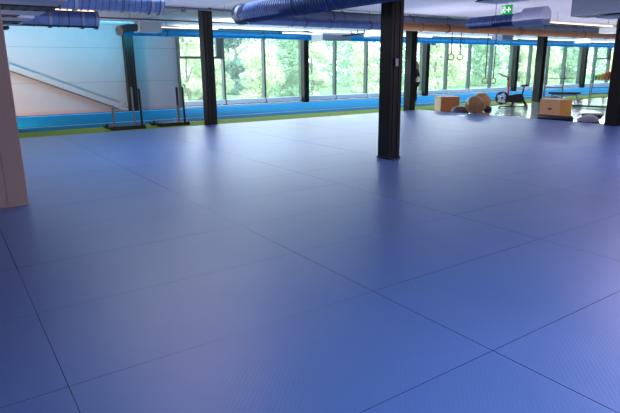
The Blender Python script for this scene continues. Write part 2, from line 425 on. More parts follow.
# air handling box at the upper right
t = thing('air_handling_unit', 'big grey rectangular air unit hanging at the top right corner', 'air unit', (11.75, 4.2, 2.56))
MB().box((0, 0, 0), (.7, 2.75, .42), .012).build('casing', 'greybox', t)
MB().box((-.012, 0.9, -.02), (.712, .94, .44)).build('casing_joint', 'tray', t)
MB().box((-.02, .02, .42), (.72, 2.78, .45), .004).build('top_panel', 'white_metal', t)
MB().box((.05, .5, -.07), (.65, 2.2, -.03), .008).build('intake_grille', 'white_metal', t)
g = MB()
for q in (.3, 2.4):
    for xx in (.06, .64): g.tube([(xx, q, .44), (xx, q, ZC-2.56)], .008, 6)
g.build('hanger', 'tray', t)
# louvred supply unit at the top edge
t = thing('supply_grille', 'pale louvred supply grille at the top edge left of the exit sign', 'grille', (8.4, 5.6, 2.66))
MB().box((0, 0, .02), (.6, 1.2, .36), .01).build('casing', 'lav', t)
MB().box((-.02, -.02, 0), (.62, 1.22, .02)).build('grille_frame', 'white_metal', t)
g = MB()
for k in range(22): g.box((-.026, .03+k*.053, .004), (-.018, .055+k*.053, .05))
g.build('louvre', 'tray', t)
# terminal boxes under the ceiling by the windows
def tbox(x0, x1, y0, y1, z0, z1, m, label, spig=True):
    t = thing('air_terminal_box', label, 'air box', (x0, y0, z0))
    MB().box((0, 0, 0), (x1-x0, y1-y0, z1-z0), .01).build('casing', m, t)
    g = MB()
    for xx in (.08, x1-x0-.08): g.tube([(xx, .1, z1-z0), (xx, .1, ZC-z0)], .006, 6)
    g.build('hanger', 'tray', t)
    if spig: MB().lathe([(.1, 0), (.1, .3)], ((x1-x0)/2, y1-y0, (z1-z0)/2), 'y', 20).build('spigot', 'galv', t, smooth=True)
    return t
t = tbox(5.72, 6.45, 17.9, 18.5, 2.70, 3.02, 'white_metal', 'white ceiling box above the black wall column, with a curved duct stub')
MB().tube([(0, .3, .14), (-.3, .28, .12), (-.5, .2, .06), (-.62, .1, .02)], [.12, .125, .13, .14], 18).build('duct_stub', 'stub_grey', t, smooth=True)
t = tbox(12.8, 14.25, 17.7, 18.4, 2.58, 2.88, 'greybox', 'grey ceiling box by the windows with a black arm bracket under it')
MB().box((-.02, -.01, -.01), (.03, .71, .31)).build('end_plate', 'white_metal', t)
b = MB(); b.tube([(.75, -.35, .16), (1.2, -.4, .2), (1.75, -.45, .27), (1.75, -.45, .39)], .03, 8); b.tube([(1.45, -.42, .23), (1.45, -.42, .38)], .025, 8); b.tube([(1.2, -.36, .18), (1.35, -.1, .36)], .025, 8)
b.tube([(.95, -.35, .16), (1.15, -.2, .2), (1.15, -.02, .2)], .025, 8); b.build('arm_bracket', 'black_steel', t)
tbox(15.5, 16.15, 17.8, 18.4, 2.76, 3.04, 'white_metal', 'small white ceiling box just left of the middle column')
tbox(21.6, 22.4, 15.9, 16.5, 2.68, 2.92, 'lav', 'small pale ceiling box between the second pair of rings and the bike', False)
tbox(32.0, 32.7, 17.9, 18.5, 2.79, 3.05, 'white_metal', 'small white ceiling box above the barbell rack', False)
tbox(20.6, 21.3, 10.6, 11.0, 2.66, 2.86, 'white_metal', 'white ceiling box at the right edge under the orange strip light', False)
# conduits along the ceiling
def conduit(p0, p1, r, label, drops=()):
    t = thing('conduit', label, 'pipe', p0)
    d = Vector(p1)-Vector(p0)
    MB().tube([(0, 0, 0), d], r, 8).build('conduit_pipe', 'conduit', t, smooth=True)
    n_ = max(2, int(d.length/2.2)); g = MB()
    for k in range(n_):
        q = d*((k+.5)/n_); g.tube([q, q+Vector((0, 0, ZC-p0[2]))], .005, 6)
    g.build('hanger', 'tray', t)
    for k in drops: MB().box((k-.05, -.05, -.09), (k+.05, .05, .0), .008).build('sensor', 'conduit', t)
conduit((2.9, 15.0, 2.83), (9.5, 15.0, 2.83), .017, 'thin dark sprinkler pipe across the upper left below the ceiling')
conduit((4.8, 13.2, 2.97), (7.0, 13.2, 2.97), .03, 'thicker grey conduit passing in front of the left window column top', (.55,))
conduit((13.0, 7.6, 2.98), (13.0, 2.5, 2.98), .02, 'thin grey conduit toward the camera at the upper right')
# rafts hung below the ceiling
def raft(x0, x1, y0, y1, z, label):
    t = thing('ceiling_raft', label, 'ceiling panel', (x0, y0, z))
    MB().box((0, 0, 0), (x1-x0, y1-y0, .05), .006).build('raft_board', 'raft', t)
    g = MB()
    for xx in (.3, x1-x0-.3):
        for yy in (.3, y1-y0-.3): g.tube([(xx, yy, .05), (xx, yy, ZC-z)], .005, 6)
    g.build('hanger', 'tray', t)
raft(2.6, 6.05, 11.5, 13.7, 3.02, 'grey ceiling panel ending in a slanting edge above the left window column')
raft(7.2, 20.0, 3.0, 12.0, 3.04, 'wide lilac-grey ceiling panel to the right of the spiral duct')
for k, (a, b_) in enumerate(((8.3, 9.05), (9.95, 10.7), (11.2, 12.0), (12.75, 13.25))):
    raft(-6, 1.69, a, b_, 2.44, ['nearest', 'second', 'third', 'farthest'][k] + ' of the four narrow grey ceiling panels at the top left')
for k, (a, b_) in enumerate(((9.15, 9.8), (10.78, 11.12), (12.08, 12.66), (13.33, 13.6))):
    t = thing('cable_tray', ['nearest', 'second', 'third', 'farthest'][k] + ' dark perforated cable tray between the narrow ceiling panels at top left', 'cable tray', (-6, a, 2.37 if k == 3 else 2.43))
    L = [7.75, 7.4, 7.6, 7.5][k]; w_ = b_-a
    g = MB(); g.box((0, 0, 0), (L, .02, .07)); g.box((0, w_-.02, 0), (L, w_, .07)); 
    g.build('side_rail', 'tray', t)
    g = MB()
    for q in range(int(L/.16)): g.box((q*.16, .02, .0), (q*.16+.1, w_-.02, .008))
    g.build('rung_floor', 'tray', t)
    g = MB()
    for q in range(4): g.tube([(0.0, .08+q*(w_-.16)/3, .03), (L, .08+q*(w_-.16)/3, .03)], .02, 6)
    g.build('cable', 'conduit', t)
    g = MB(); g.box((.5, -.04, .05), (L-.3, .0, .075)); g.build('edge_angle', 'tray', t)
# strip lights
def strip(x0, x1, y, z, m, label):
    t = thing('strip_light', label, 'light', (x0, y, z))
    MB().box((0, -.035, 0), (x1-x0, .035, .04), .005).build('housing', 'white_metal', t)
    MB().box((.02, -.03, -.022), (x1-x0-.02, .03, 0), .006).build('diffuser', m, t)
    g = MB()
    for xx in (.3, x1-x0-.3): g.tube([(xx, 0, .04), (xx, 0, ZC-z)], .004, 6)
    g.build('hanger', 'tray', t)
strip(2.1, 3.05, 12.35, 2.735, 'lamp_hot', 'orange strip light between the two ducts at the top left')
strip(6.55, 8.75, 18.5, 2.915, 'lamp', 'warm white strip light by the windows, beside the white ceiling box')
strip(11.5, 13.2, 18.55, 2.86, 'lamp', 'warm white strip light by the windows just left of the grey ceiling box')
strip(17.6, 19.8, 18.5, 2.9, 'lamp', 'warm strip light by the windows behind the middle column')
strip(24.2, 26.4, 18.5, 2.93, 'lamp', 'warm strip light by the windows above the exercise bike')
strip(33.6, 36.0, 18.5, 2.93, 'lamp', 'warm strip light by the windows above the plate rack')
strip(15.1, 18.6, 9.5, 2.755, 'lamp_hot', 'long orange strip light hanging at the upper right by the pale drum')

# exit sign: green plate, running figure and arrow, hung in the plane x = const, facing -x
t = thing('exit_sign', 'green emergency exit sign with white running man and arrows under the ceiling', 'sign', (11.64, 8.36, 2.73))
MB().box((0, 0, 0), (.02, .31, .21), .003).build('sign_plate', 'green_sign', t)
g = MB()
def sp(pts): g.poly([(-.001, y, z) for y, z in pts], (-.003, 0, 0))
# door with running man (left half in view = far side, y large)
def rect(y0, z0, y1, z1): sp([(y0, z0), (y1, z0), (y1, z1), (y0, z1)])
rect(.185, .03, .195, .18); rect(.285, .03, .295, .18); rect(.195, .17, .285, .18)
sp([(.225+.014*math.cos(a*PI/6), .15+.014*math.sin(a*PI/6)) for a in range(12)])
sp([(.222, .134), (.25, .13), (.258, .085), (.236, .08)])
sp([(.24, .09), (.255, .085), (.265, .05), (.285, .04), (.28, .03), (.252, .04)])
sp([(.24, .09), (.225, .06), (.21, .035), (.2, .04), (.215, .075), (.23, .095)])
sp([(.222, .134), (.205, .11), (.21, .1), (.232, .118)])
sp([(.25, .128), (.272, .12), (.278, .1), (.27, .1), (.262, .112), (.245, .115)])
# arrow cross
rect(.085, .06, .105, .15); rect(.05, .095, .14, .115)
sp([(.03, .105), (.055, .08), (.055, .13)]); sp([(.16, .105), (.135, .13), (.135, .08)]); sp([(.095, .17), (.07, .145), (.12, .145)]); sp([(.095, .04), (.12, .065), (.07, .065)])
g.build('pictogram', 'sign_white', t)
MB().tube([(.01, .155, .21), (.01, .155, ZC-2.73)], .006, 6).build('hanger', 'tray', t)

# note hung on the middle column
t = thing('paper_tag', 'small pale pink tag hanging on the right face of the middle column', 'tag', (6.30, 6.645, 1.66))
MB().box((-.03, -.022, -.12), (.03, -.014, 0), .002).build('tag_card', 'paper', t)
MB().tube([(0, -.018, 0), (-.006, -.018, .05), (.006, -.018, .08)], .004, 6).build('tag_cord', 'strap', t)
t = thing('wall_sensor', 'small grey box at the top of the facade column beside the person', 'sensor box', (22.1, YW-.53, 2.64))
MB().box((0, -.04, 0), (.34, .04, .16), .01).build('sensor_case', 'greybox', t)
MB().box((.05, -.05, .03), (.12, -.04, .1), .003).build('sensor_eye', 'black_steel', t)

# ------------------------------------------------------------------ push sleds
def sled(x, y, rz, label, poles):
    t = thing('push_sled', label, 'sled', (x, y, FZ+.02), rz, 'push sleds on the turf strip')
    for s in (-1, 1):
        b = MB(); b.box((-.45, s*.28-.045, 0), (.46, s*.28+.045, .05), .012); b.poly([(-.45, s*.28-.045, .0), (-.54, s*.28-.045, .07), (-.54, s*.28-.045, .1), (-.4, s*.28-.045, .05)], (0, .09, 0))
        b.build('skid', 'rubber', t)
    MB().box((-.36, -.27, .05), (.38, .27, .085), .008).build('deck', 'tray', t)
    b = MB(); b.box((-.42, -.3, .05), (-.34, .3, .1), .008); b.build('cross_bar', 'rubber', t); b = MB(); b.box((.37, -.3, .05), (.45, .3, .1), .008); b.build('cross_bar', 'rubber', t)
    MB().tube([(-.48, 0, .03), (-.48, 0, .16)], .03, 10).build('tow_post', 'rubber', t)
    for px, py, h, r, m in poles:
        if m == 'two':
            MB().tube([(px, py, .06), (px, py, h*.53)], r*1.45, 12).build('weight_post', 'steel', t, smooth=True)
            MB().tube([(px, py, h*.53), (px-.005, py, h)], r, 12).build('push_pole', 'black_steel', t, smooth=True)
        else: MB().tube([(px, py, .06), (px-.01, py, h)], r, 12).build('weight_post' if m == 'steel' else 'push_pole', m, t, smooth=True)
    return t
sled(4.12, 14.78, 0, 'push sled with a short silver post, left of the black wall column base', [(-.30, -.05, .64, .034, 'steel'), (.19, -.2, 1.1, .026, 'steel'), (.38, -.22, 1.05, .03, 'black_steel')])
sled(5.42, 14.9, .04, 'push sled on the turf in front of the first window edge', [(.17, -.2, 1.06, .03, 'two'), (.35, -.2, 1.06, .03, 'black_steel')])

# ------------------------------------------------------------------ gym kit
def plyo(x, y, z, rz, w, d, h, mA, mB, label, hole=True):
    t = thing('plyo_box', label, 'box', (x, y, z), rz)
    e = .018
    for lo, hi in ((-d/2, -d/2+e), (d/2-e, d/2)): MB().box((-w/2, lo, 0), (w/2, hi, h), .003).build('front_panel', mA, t)
    for lo, hi in ((-w/2-.001, -w/2+e), (w/2-e, w/2+.001)): MB().box((lo, -d/2+e, 0), (hi, d/2-e, h), .003).build('side_panel', mB, t)
    MB().box((-w/2-.002, -d/2-.002, h), (w/2+.002, d/2+.002, h+e), .003).build('top_panel', 'ply_pale', t)
    if hole:
        c = [(-w/2-.003, .0+.07*math.cos(q)*1.0, h*.55+.025*math.sin(q)) for q in [k*2*PI/16 for k in range(16)]]
        MB().poly(c, (.004, 0, 0)).build('hand_hole', 'rubber', t)
    return t
plyo(15.36, 13.48, FZ, math.radians(-23), .72, .55, .5, 'ply', 'ply_pale', 'pale-sided plywood jump box beside the bronze exercise balls', hole=False)
plyo(15.24, 9.16, FZ, 0, .60, .66, .58, 'ply_orange', 'ply_warm', 'orange plywood jump box with a dark hand hole behind the black roller')

def ball(x, y, z, r, m, label, name='exercise_ball', cat='ball'):
    t = thing(name, label, cat, (x, y, z-r))
    prof = []
    for k in range(25):
        a = -PI/2+PI*k/24; prof.append((max(0, r*math.cos(a)*(1.0 if k % 4 else .995)), r+r*math.sin(a)))
    prof[0] = (0, 0); prof[-1] = (0, 2*r)
    MB().lathe(prof, (0, 0, 0), 'z', 40).build('ball_shell', m, t, smooth=True)
    MB().lathe([(0, -.004), (.02, -.004), (.022, .004), (0, .006)], (r*.55*-.6, r*.55*-.6, r+r*.62), 'y', 10).build('valve_plug', 'rubber', t)
    return t
ball(14.98, 11.93, .26, .30, 'bronze', 'front one of the two bronze exercise balls, partly covering the other')
ball(15.85, 12.35, .29, .33, 'bronze_light', 'rear, lighter and taller one of the two bronze exercise balls')
ball(15.40, 11.70, .09, .13, 'rubber', 'small black medicine ball to the right of the bronze exercise balls', 'medicine_ball')
def bosu(x, y, r, h, m, label, flip=False, rx=0):
    t = thing('balance_dome', label, 'balance trainer', (x, y, FZ))
    t.rotation_euler = (rx, 0, 0)
    prof = [(0, .04+h)] + [(r*math.sin(a), .04+h*math.cos(a)) for a in [PI/2*k/12 for k in range(1, 13)]]
    base = [(0, 0), (r*.95, 0), (r*1.04, .015), (r*1.04, .035), (r*.98, .045), (0, .045)]
    if flip: prof = [(a, h+.04-b_) for a, b_ in prof]; base = [(a, h+.04-b_) for a, b_ in base]
    MB().lathe(prof, (0, 0, 0), 'z', 36).build('dome', m, t, smooth=True)
    MB().lathe(base, (0, 0, 0), 'z', 36).build('platform', 'rubber' if not flip else 'graphite', t, smooth=True)
    return t
bosu(14.98, 12.55, .30, .2, 'graphite', 'dark graphite balance dome between the pale jump box and the bronze balls')
bosu(15.02, 8.0, .27, .185, 'greyvinyl', 'shiny grey balance dome in front, by the right mat corner column')
bosu(15.58, 8.22, .28, .17, 'rubber', 'dark balance dome turned upside down behind the shiny grey one', flip=True)
# foam roller, black with hollow core
t = thing('foam_roller', 'long black foam roller lying along the mat edge below the orange box', 'foam roller', (14.735, 8.84, FZ+.085), math.radians(-90))
MB().lathe([(.035, -.52), (.075, -.52), (.083, -.51), (.083, .51), (.075, .52), (.035, .52), (.035, -.52)], (0, 0, 0), 'x', 28).build('foam_sleeve', 'rubber', t, smooth=True)
MB().lathe([(.035, -.522), (.03, -.522), (.03, .522), (.035, .522)], (0, 0, 0), 'x', 20).build('core_tube', 'graphite', t, smooth=True)
# small wooden block and little kit by the right column
t = thing('wooden_block', 'small tan wooden block under the black medicine ball by the mat edge', 'block', (15.1, 11.55, FZ))
MB().box((-.12, -.06, 0), (.12, .06, .045), .006).build('block_body', 'ply', t)
# long bar lying low across the gym floor
t = thing('floor_barbell', 'long black bar lying on the polished gym floor to the right of the orange box', 'bar', (20.4, 8.9, FZ+.05))
MB().tube([(0, -1.6, 0), (.03, 3.0, 0)], .035, 10).build('bar_shaft', 'rubber', t, smooth=True)
for q in (-1.0, 2.6): MB().box((-.06, q-.03, -.05), (.07, q+.03, .0), .004).build('bar_foot', 'rubber', t)

# gymnastic rings
def ring_set(x, y, z, ztop, label):
    t = thing('gym_ring', label, 'ring', (x, y, z), math.radians(-50), 'wooden gymnastic rings on straps')
    MB().tube([(.105*math.cos(k*2*PI/28), 0, .105*math.sin(k*2*PI/28)) for k in range(28)], .019, 8, closed=True).build('ring_hoop', 'ring_wood', t, smooth=True)
    b = MB(); b.box((-.016, -.004, .1), (.016, .004, ztop-z), 0); b.build('strap', 'strap', t)
    MB().box((-.026, -.012, .14), (.026, .012, .2), .004).build('buckle', 'graphite', t)
for (x, y, z, l) in ((16.16, 14.1, 1.87, 'higher pair of wooden rings, the left one'), (16.66, 14.1, 1.87, 'higher pair of wooden rings, the right one'),
                     (18.25, 14.1, .95, 'lower pair of wooden rings, the left one'), (18.76, 14.1, .94, 'lower pair of wooden rings, the right one by the bike handle')):
    ring_set(x, y, z, ZC, l)

# air bike
t = thing('exercise_bike', 'black exercise bike with big red-rimmed fan wheel on the polished floor', 'exercise bike', (18.3, 12.75, FZ), math.radians(-57))
# local x runs from wheel to saddle side
for q in (-.5, .5): MB().box((q-.04, -.3, 0), (q+.04, .3, .05), .01).build('stabiliser', 'black_steel', t)
b = MB(); b.box((-.5, -.03, .02), (.5, .03, .07)); b.poly([(-.1, -.05, .07), (-.02, -.05, .07), (.12, -.05, .42), (.02, -.05, .42)], (0, .1, 0)); b.poly([(.42, -.04, .07), (.52, -.04, .07), (.3, -.04, .45), (.2, -.04, .45)], (0, .08, 0))
b.poly([(-.3, -.08, .22), (.3, -.08, .2), (.36, -.08, .42), (.22, -.08, .55), (-.02, -.08, .5), (-.3, -.08, .45)], (0, .16, 0)); b.build('frame', 'rubber', t)
wz = MB(); wz.lathe([(.17, -.05), (.235, -.05), (.245, -.03), (.245, .03), (.235, .05), (.17, .05)], (-.42, 0, .36), 'y', 40); wf = wz.build('fan_wheel', 'rubber', t, smooth=True)
MB().lathe([(.245, -.056), (.255, -.056), (.255, .056), (.245, .056), (.245, -.056)], (-.42, 0, .36), 'y', 40).build('wheel_rim', 'red', wf, smooth=True)
for k in range(5):
    a = k*2*PI/5+.3
    pts = [(-.42+q*math.cos(a+da), -.062, .36+q*math.sin(a+da)) for q, da in ((.05, -.45), (.2, -.42), (.21, -.2), (.21, .0), (.2, .12), (.05, .15))]
    MB().poly(pts, (0, .124, 0)).build('wheel_blade', 'white_metal', wf)
MB().lathe([(0, -.07), (.05, -.07), (.05, .07), (0, .07)], (-.42, 0, .36), 'y', 16).build('wheel_hub', 'red', wf)
MB().tube([(.28, 0, .45), (.34, 0, .82)], .028, 10).build('seat_post', 'black_steel', t)
b = MB(); b.poly([(.2, -.05, .80), (.26, -.1, .8), (.42, -.13, .81), (.5, -.11, .82), (.5, .11, .82), (.42, .13, .81), (.26, .1, .8), (.2, .05, .8)], (0, 0, .06)); b.build('saddle', 'rubber', t)
b = MB(); b.tube([(-.2, 0, .45), (-.24, 0, .95), (-.25, 0, 1.08)], .03, 10); b.build('handle_post', 'red', t)
for s in (-1, 1):
    b = MB(); b.tube([(-.22, s*.03, 1.0), (-.16, s*.18, 1.1), (-.28, s*.22, 1.14), (-.5, s*.22, 1.22), (-.6, s*.2, 1.32)], .019, 8); b.build('handlebar', 'wood_strap', t, smooth=True)
    b = MB(); b.tube([(.05, s*.1, .28), (.05+s*.12, s*.1, .28-s*.08), (.05+s*.12, s*.2, .28-s*.08)], .014, 8); b.box((.0+s*.12, s*.2-.04, .26-s*.08), (.1+s*.12, s*.2+.04, .29-s*.08)); b.build('pedal', 'black_steel', t)
MB().box((-.3, -.09, 1.06), (-.22, .09, 1.2), .012).build('console', 'graphite', t)
b = MB(); b.tube([(.36, 0, .86), (.52, 0, 1.1), (.54, 0, 1.22)], .016, 8); b.tube([(.54, -.16, 1.22), (.54, .16, 1.22)], .018, 8); b.build('rear_grip', 'steel', t)

# squat rack with barbell
rk = thing('barbell_rack', 'steel upright rack with a barbell across it behind the orange box', 'rack', (24.6, 15.0, FZ), math.radians(-40))
for q in (-.42, .42):
    b = MB(); b.box((q-.035, -.035, .05), (q+.035, .035, 1.53), .004); u = b.build('upright', 'steel', rk)
    b = MB(); b.box((q-.05, -.55, 0), (q+.05, .45, .06), .006); b.build('foot', 'steel', rk)
    b = MB(); b.box((q-.04, -.12, 0.91), (q+.04, -.035, .95)); b.box((q-.04, -.14, 0.91), (q+.04, -.115, 1.0)); b.build('bar_hook', 'graphite', u)
    b = MB(); b.tube([(q, -.04, .62), (q, -.5, .62)], .02, 8); b.build('safety_arm', 'steel', u)
b = MB(); b.box((-.42, .35, .04), (.42, .42, .1)); b.box((-.42, -.03, .5), (.42, .03, .56)); b.build('cross_beam', 'steel', rk)
bb = thing('barbell', 'thin barbell resting across the hooks of the steel rack', 'barbell', (24.6, 15.0, FZ), math.radians(-40))
MB().tube([(-.72, -.085, .97), (.78, -.085, .97)], .017, 10).build('bar_shaft', 'steel', bb, smooth=True)
for q in (-.72, .78): MB().tube([(q-.12, -.085, .97), (q+.12, -.085, .97)], .027, 10).build('bar_sleeve', 'wood_strap', bb, smooth=True)
# bench
bn = thing('weight_bench', 'black flat weight bench in front of the steel barbell rack', 'bench', (22.0, 12.9, FZ), math.radians(-60))
MB().box((-.62, -.14, .40), (.62, .14, .47), .02).build('bench_pad', 'rubber', bn)
for q, s_ in ((-.5, -1), (.5, 1)):
    b = MB(); b.tube([(q*.9, 0, .4), (q*1.12, 0, .04)], .028, 8); b.box((q*1.12-.03, -.24, 0), (q*1.12+.03, .24, .045), .005); b.build('leg', 'steel', bn)
MB().box((-.5, -.03, .34), (.5, .03, .4)).build('bench_rail', 'steel', bn)
kt = thing('kettlebell', 'dark kettlebell on the floor under the black flat bench', 'kettlebell', (21.75, 13.15, FZ))
MB().lathe([(0, 0), (.08, 0), (.12, .05), (.125, .11), (.1, .18), (.05, .21), (0, .215)], (0, 0, 0), 'z', 24).build('bell_body', 'graphite', kt, smooth=True)
MB().tube([(-.07, 0, .18), (-.075, 0, .25), (-.04, 0, .29), (.04, 0, .29), (.075, 0, .25), (.07, 0, .18)], .016, 8).build('handle', 'graphite', kt, smooth=True)

# plate rack with coloured bumper plates
pr = thing('plate_rack', 'slim steel rack holding coloured weight plates by the right edge', 'rack', (27.0, 13.95, FZ), math.radians(-50))
b = MB(); b.box((-.5, -.2, .84), (.5, .2, .87), .005); pr_t = b.build('shelf', 'steel', pr)
for q in (-.46, .46):
    for y_ in (-.18, .18): MB().tube([(q*1.02, y_, 0), (q, y_, .85)], .022, 8).build('leg', 'steel', pr)
b = MB(); b.tube([(-.46, -.18, .2), (.46, -.18, .2)], .018, 8); b.tube([(-.46, .18, .2), (.46, .18, .2)], .018, 8); b.tube([(-.46, -.18, .5), (.46, .18, .5)], .014, 8); b.build('cross_bar', 'steel', pr)
ca, sa = math.cos(math.radians(-50)), math.sin(math.radians(-50))
for k, (lx, r_, m_, l) in enumerate(((-.42, .095, 'greenr', 'small green plate, first at the window end of the plate rack'), (-.29, .11, 'greenr', 'second green plate standing on the plate rack'),
        (-.16, .13, 'yellow', 'small yellow plate beside the green ones on the rack'), (-.03, .15, 'yellow', 'larger yellow plate in the middle of the rack'), (.10, .17, 'orange', 'orange plate between the yellow and red ones'),
        (.24, .195, 'red', 'red plate next to the orange one on the rack'), (.38, .205, 'red', 'last, biggest red plate on the rack'))):
    p = thing('weight_plate', l, 'weight plate', (27.0+lx*ca, 13.95+lx*sa, FZ+.87+r_), math.radians(-50), 'bumper plates on the plate rack')
    MB().lathe([(.025, -.03), (r_*.6, -.03), (r_*.65, -.04), (r_*.97, -.04), (r_, -.03), (r_, .03), (r_*.97, .04), (r_*.65, .04), (r_*.6, .03), (.025, .03), (.025, -.03)], (0, 0, 0), 'x', 32).build('plate_disc', m_, p, smooth=True)
    MB().lathe([(.02, -.035), (.045, -.035), (.045, .035), (.02, .035), (.02, -.035)], (0, 0, 0), 'x', 16).build('plate_hub', 'steel', p, smooth=True)

# ------------------------------------------------------------------ person behind the column
def skin(name, verts, edges, radii, m, parent, sub=2, loc=(0, 0, 0)):
    me = bpy.data.meshes.new(name); me.from_pydata(verts, edges, []); me.update()
    o = bpy.data.objects.new(name, me); C.objects.link(o)
    me.materials.append(M[m])
    md = o.modifiers.new('skin', 'SKIN'); md.use_smooth_shade = True
    for i, v in enumerate(me.skin_vertices[0].data):
        v.radius = radii[i] if isinstance(radii[i], tuple) else (radii[i], radii[i]); v.use_root = (i == 0)
    s = o.modifiers.new('sub', 'SUBSURF'); s.levels = sub; s.render_levels = sub
    o.parent = parent; o.location = loc
    return o
# local frame: facing -x; y = person's right/left
pe = thing('person', 'person in black clothes with long fair hair standing behind a black column', 'person', (16.44, 16.2, FZ+.03), math.radians(-18))
V_, E_, R_ = [], [], []
def add(p, r, frm=None):
    V_.append(p); R_.append(r); i = len(V_)-1
    if frm is not None: E_.append((frm, i))
    return i
pel = add((0, 0, .92), (.15, .115)); wai = add((0, 0, 1.07), (.125, .1), pel); che = add((-.01, 0, 1.28), (.155, .11), wai); sh = add((0, 0, 1.4), (.11, .085), che)
nk = add((-.01, 0, 1.49), .052, sh); hd0 = add((-.02, 0, 1.56), .07, nk); hd = add((-.02, 0, 1.64), (.078, .092), hd0); hd2 = add((-.012, 0, 1.71), .066, hd)
for s in (-1, 1):
    h = add((0, s*.1, .86), .085, pel); k = add((-.02, s*.11, .48), .056, h); c_ = add((.01, s*.11, .33), .054, k); a = add((.015, s*.11, .09), .036, c_); hl = add((-.03, s*.11, .045), .036, a); f_ = add((-.14, s*.12, .03), .03, hl); add((-.19, s*.12, .025), .024, f_)
    so = add((0, s*.19, 1.38), .055, sh); el = add((.05, s*.245, 1.12), .04, so); wr = add((-.13, s*.22, .98), .028, el); pm = add((-.2, s*.215, .96), (.034, .024), wr)
body = skin('body', V_, E_, R_, 'skin', pe)
for s in (-1, 1):                                   # five fingers each, rooted in the palm
    for k in range(4):
        y_ = s*.215+(k-1.5)*.017; l_ = (.062, .072, .068, .052)[k]
        skin('finger', [(-.195, y_, .96), (-.235, y_, .955), (-.235-l_*.5, y_, .94), (-.235-l_*.75, y_, .92)], [(0, 1), (1, 2), (2, 3)], [.009, .009, .008, .007], 'skin', body, 1)
    y_ = s*.215-s*.03
    skin('thumb', [(-.175, s*.2, .965), (-.2, y_, .97), (-.235, y_-s*.006, .965)], [(0, 1), (1, 2)], [.011, .010, .008], 'skin', body, 1)
# face and ears
MB().lathe([(0, .03), (.014, .01), (.01, -.02), (0, -.03)], (-.112, 0, 1.635), 'z', 8).build('nose', 'skin', body, smooth=True)
for s in (-1, 1):
    MB().lathe([(0, -.011), (.011, 0), (0, .011)], (-.1, s*.033, 1.66), 'z', 10).build('eye', 'rubber', body, smooth=True)
    MB().lathe([(0, -.03), (.014, -.01), (.016, .012), (0, .03)], (-.01, s*.084, 1.645), 'z', 8).build('ear', 'skin', body, smooth=True)
MB().box((-.107, -.024, 1.597), (-.095, .024, 1.604), .002).build('mouth', 'red', body)
# hair, top and trousers as children
hb = MB(); hb.lathe([(0, .125), (.06, .115), (.096, .07), (.104, .0), (.098, -.05)], (.01, 0, 1.65), 'z', 20); hb.tube([(.05, .0, 1.66), (.1, .02, 1.58), (.115, .03, 1.45), (.12, .03, 1.3), (.11, .03, 1.2)], [.075, .075, .07, .055, .02], 14); hb.build('hair', 'hair', pe, smooth=True)
tv = [(0, 0, .9), (0, 0, 1.07), (-.01, 0, 1.28), (0, 0, 1.4), (0, -.19, 1.38), (.05, -.245, 1.13), (0, .19, 1.38), (.05, .245, 1.13)]
skin('shirt', tv, [(0, 1), (1, 2), (2, 3), (3, 4), (4, 5), (3, 6), (6, 7)], [(.165, .13), (.14, .115), (.17, .125), (.12, .1), .066, .05, .066, .05], 'darkcloth', pe)
tv = [(0, 0, .93)]; te = []; tr_ = [(.16, .125)]
for s in (-1, 1):
    b0 = len(tv); tv += [(0, s*.1, .85), (-.02, s*.11, .48), (.01, s*.11, .3), (.015, s*.11, .14)]; tr_ += [.1, .07, .066, .05]
    te += [(0, b0), (b0, b0+1), (b0+1, b0+2), (b0+2, b0+3)]
skin('trousers', tv, te, tr_, 'darkcloth', pe)

# ------------------------------------------------------------------ outdoors
S(MB().box((-30, YW+.25, -1.2), (120, 120, -.35)), 'ground', 'grass')
def crown_mesh(seed, clumps, n, size, rx, rz_):
    rnd = random.Random(seed); b = bmesh.new()
    for c in range(clumps):
        a = rnd.random()*2*PI; q = math.sqrt(rnd.random()); zz = rnd.random()
        env = math.sin(PI*min(1, .18+.8*zz))**.6
        cx, cy, cz = rx*.72*q*env*math.cos(a), rx*.72*q*env*math.sin(a), rz_*zz
        cr = rx*(.34+.22*rnd.random())
        for k in range(n):
            v = Vector((rnd.gauss(0, 1), rnd.gauss(0, 1), rnd.gauss(0, 1))).normalized()*cr*(.75+.3*rnd.random())
            p = Vector((cx+v.x, cy+v.y, cz+v.z*.8)); s_ = size*(.6+.8*rnd.random())
            nrm = (v.normalized()+Vector((rnd.uniform(-.7, .7), rnd.uniform(-.7, .7), rnd.uniform(-.3, .9)))).normalized()
            t1 = nrm.orthogonal().normalized(); t1.rotate(Matrix.Rotation(rnd.random()*6.28, 3, nrm)); t2 = nrm.cross(t1)
            vs = [b.verts.new(p+t1*s_*x+t2*s_*.55*y) for x, y in ((-1, 0), (0, -.9), (1.1, 0), (0, .9))]
            b.faces.new(vs)
    me = bpy.data.meshes.new('crown'); b.to_mesh(me); b.free(); return me
crowns = [crown_mesh(3, 16, 330, .12, 2.1, 5.2), crown_mesh(11, 16, 330, .12, 1.7, 6.0), crown_mesh(23, 18, 330, .12, 2.4, 4.6)]
def tree(x, y, kind, m, sc, label, z0=-1.0):
    t = thing('tree', label, 'tree', (x, y, z0), (x*7.3+y) % 6.28, 'trees outside the windows')
    me = crowns[kind].copy(); me.materials.append(M[m])
    o = bpy.data.objects.new('crown', me); C.objects.link(o); o.parent = t; o.scale = (sc, sc, sc); o.location = (0, 0, .55)
    MB().tube([(0, 0, 0), (.05, .02, 1.5*sc), (.0, .06, 3.4*sc), (.08, .02, 5.0*sc)], [.16*sc, .12*sc, .08*sc, .03*sc], 9).build('trunk', 'bark', t, smooth=True)
    for q in range(3): MB().tube([(.03, .02, (1.3+.7*q)*sc), (math.cos(q*2.1)*.7*sc, math.sin(q*2.1)*.7*sc, (2.1+.8*q)*sc)], [.06*sc, .02*sc], 7).build('branch', 'bark', t, smooth=True)
    return t
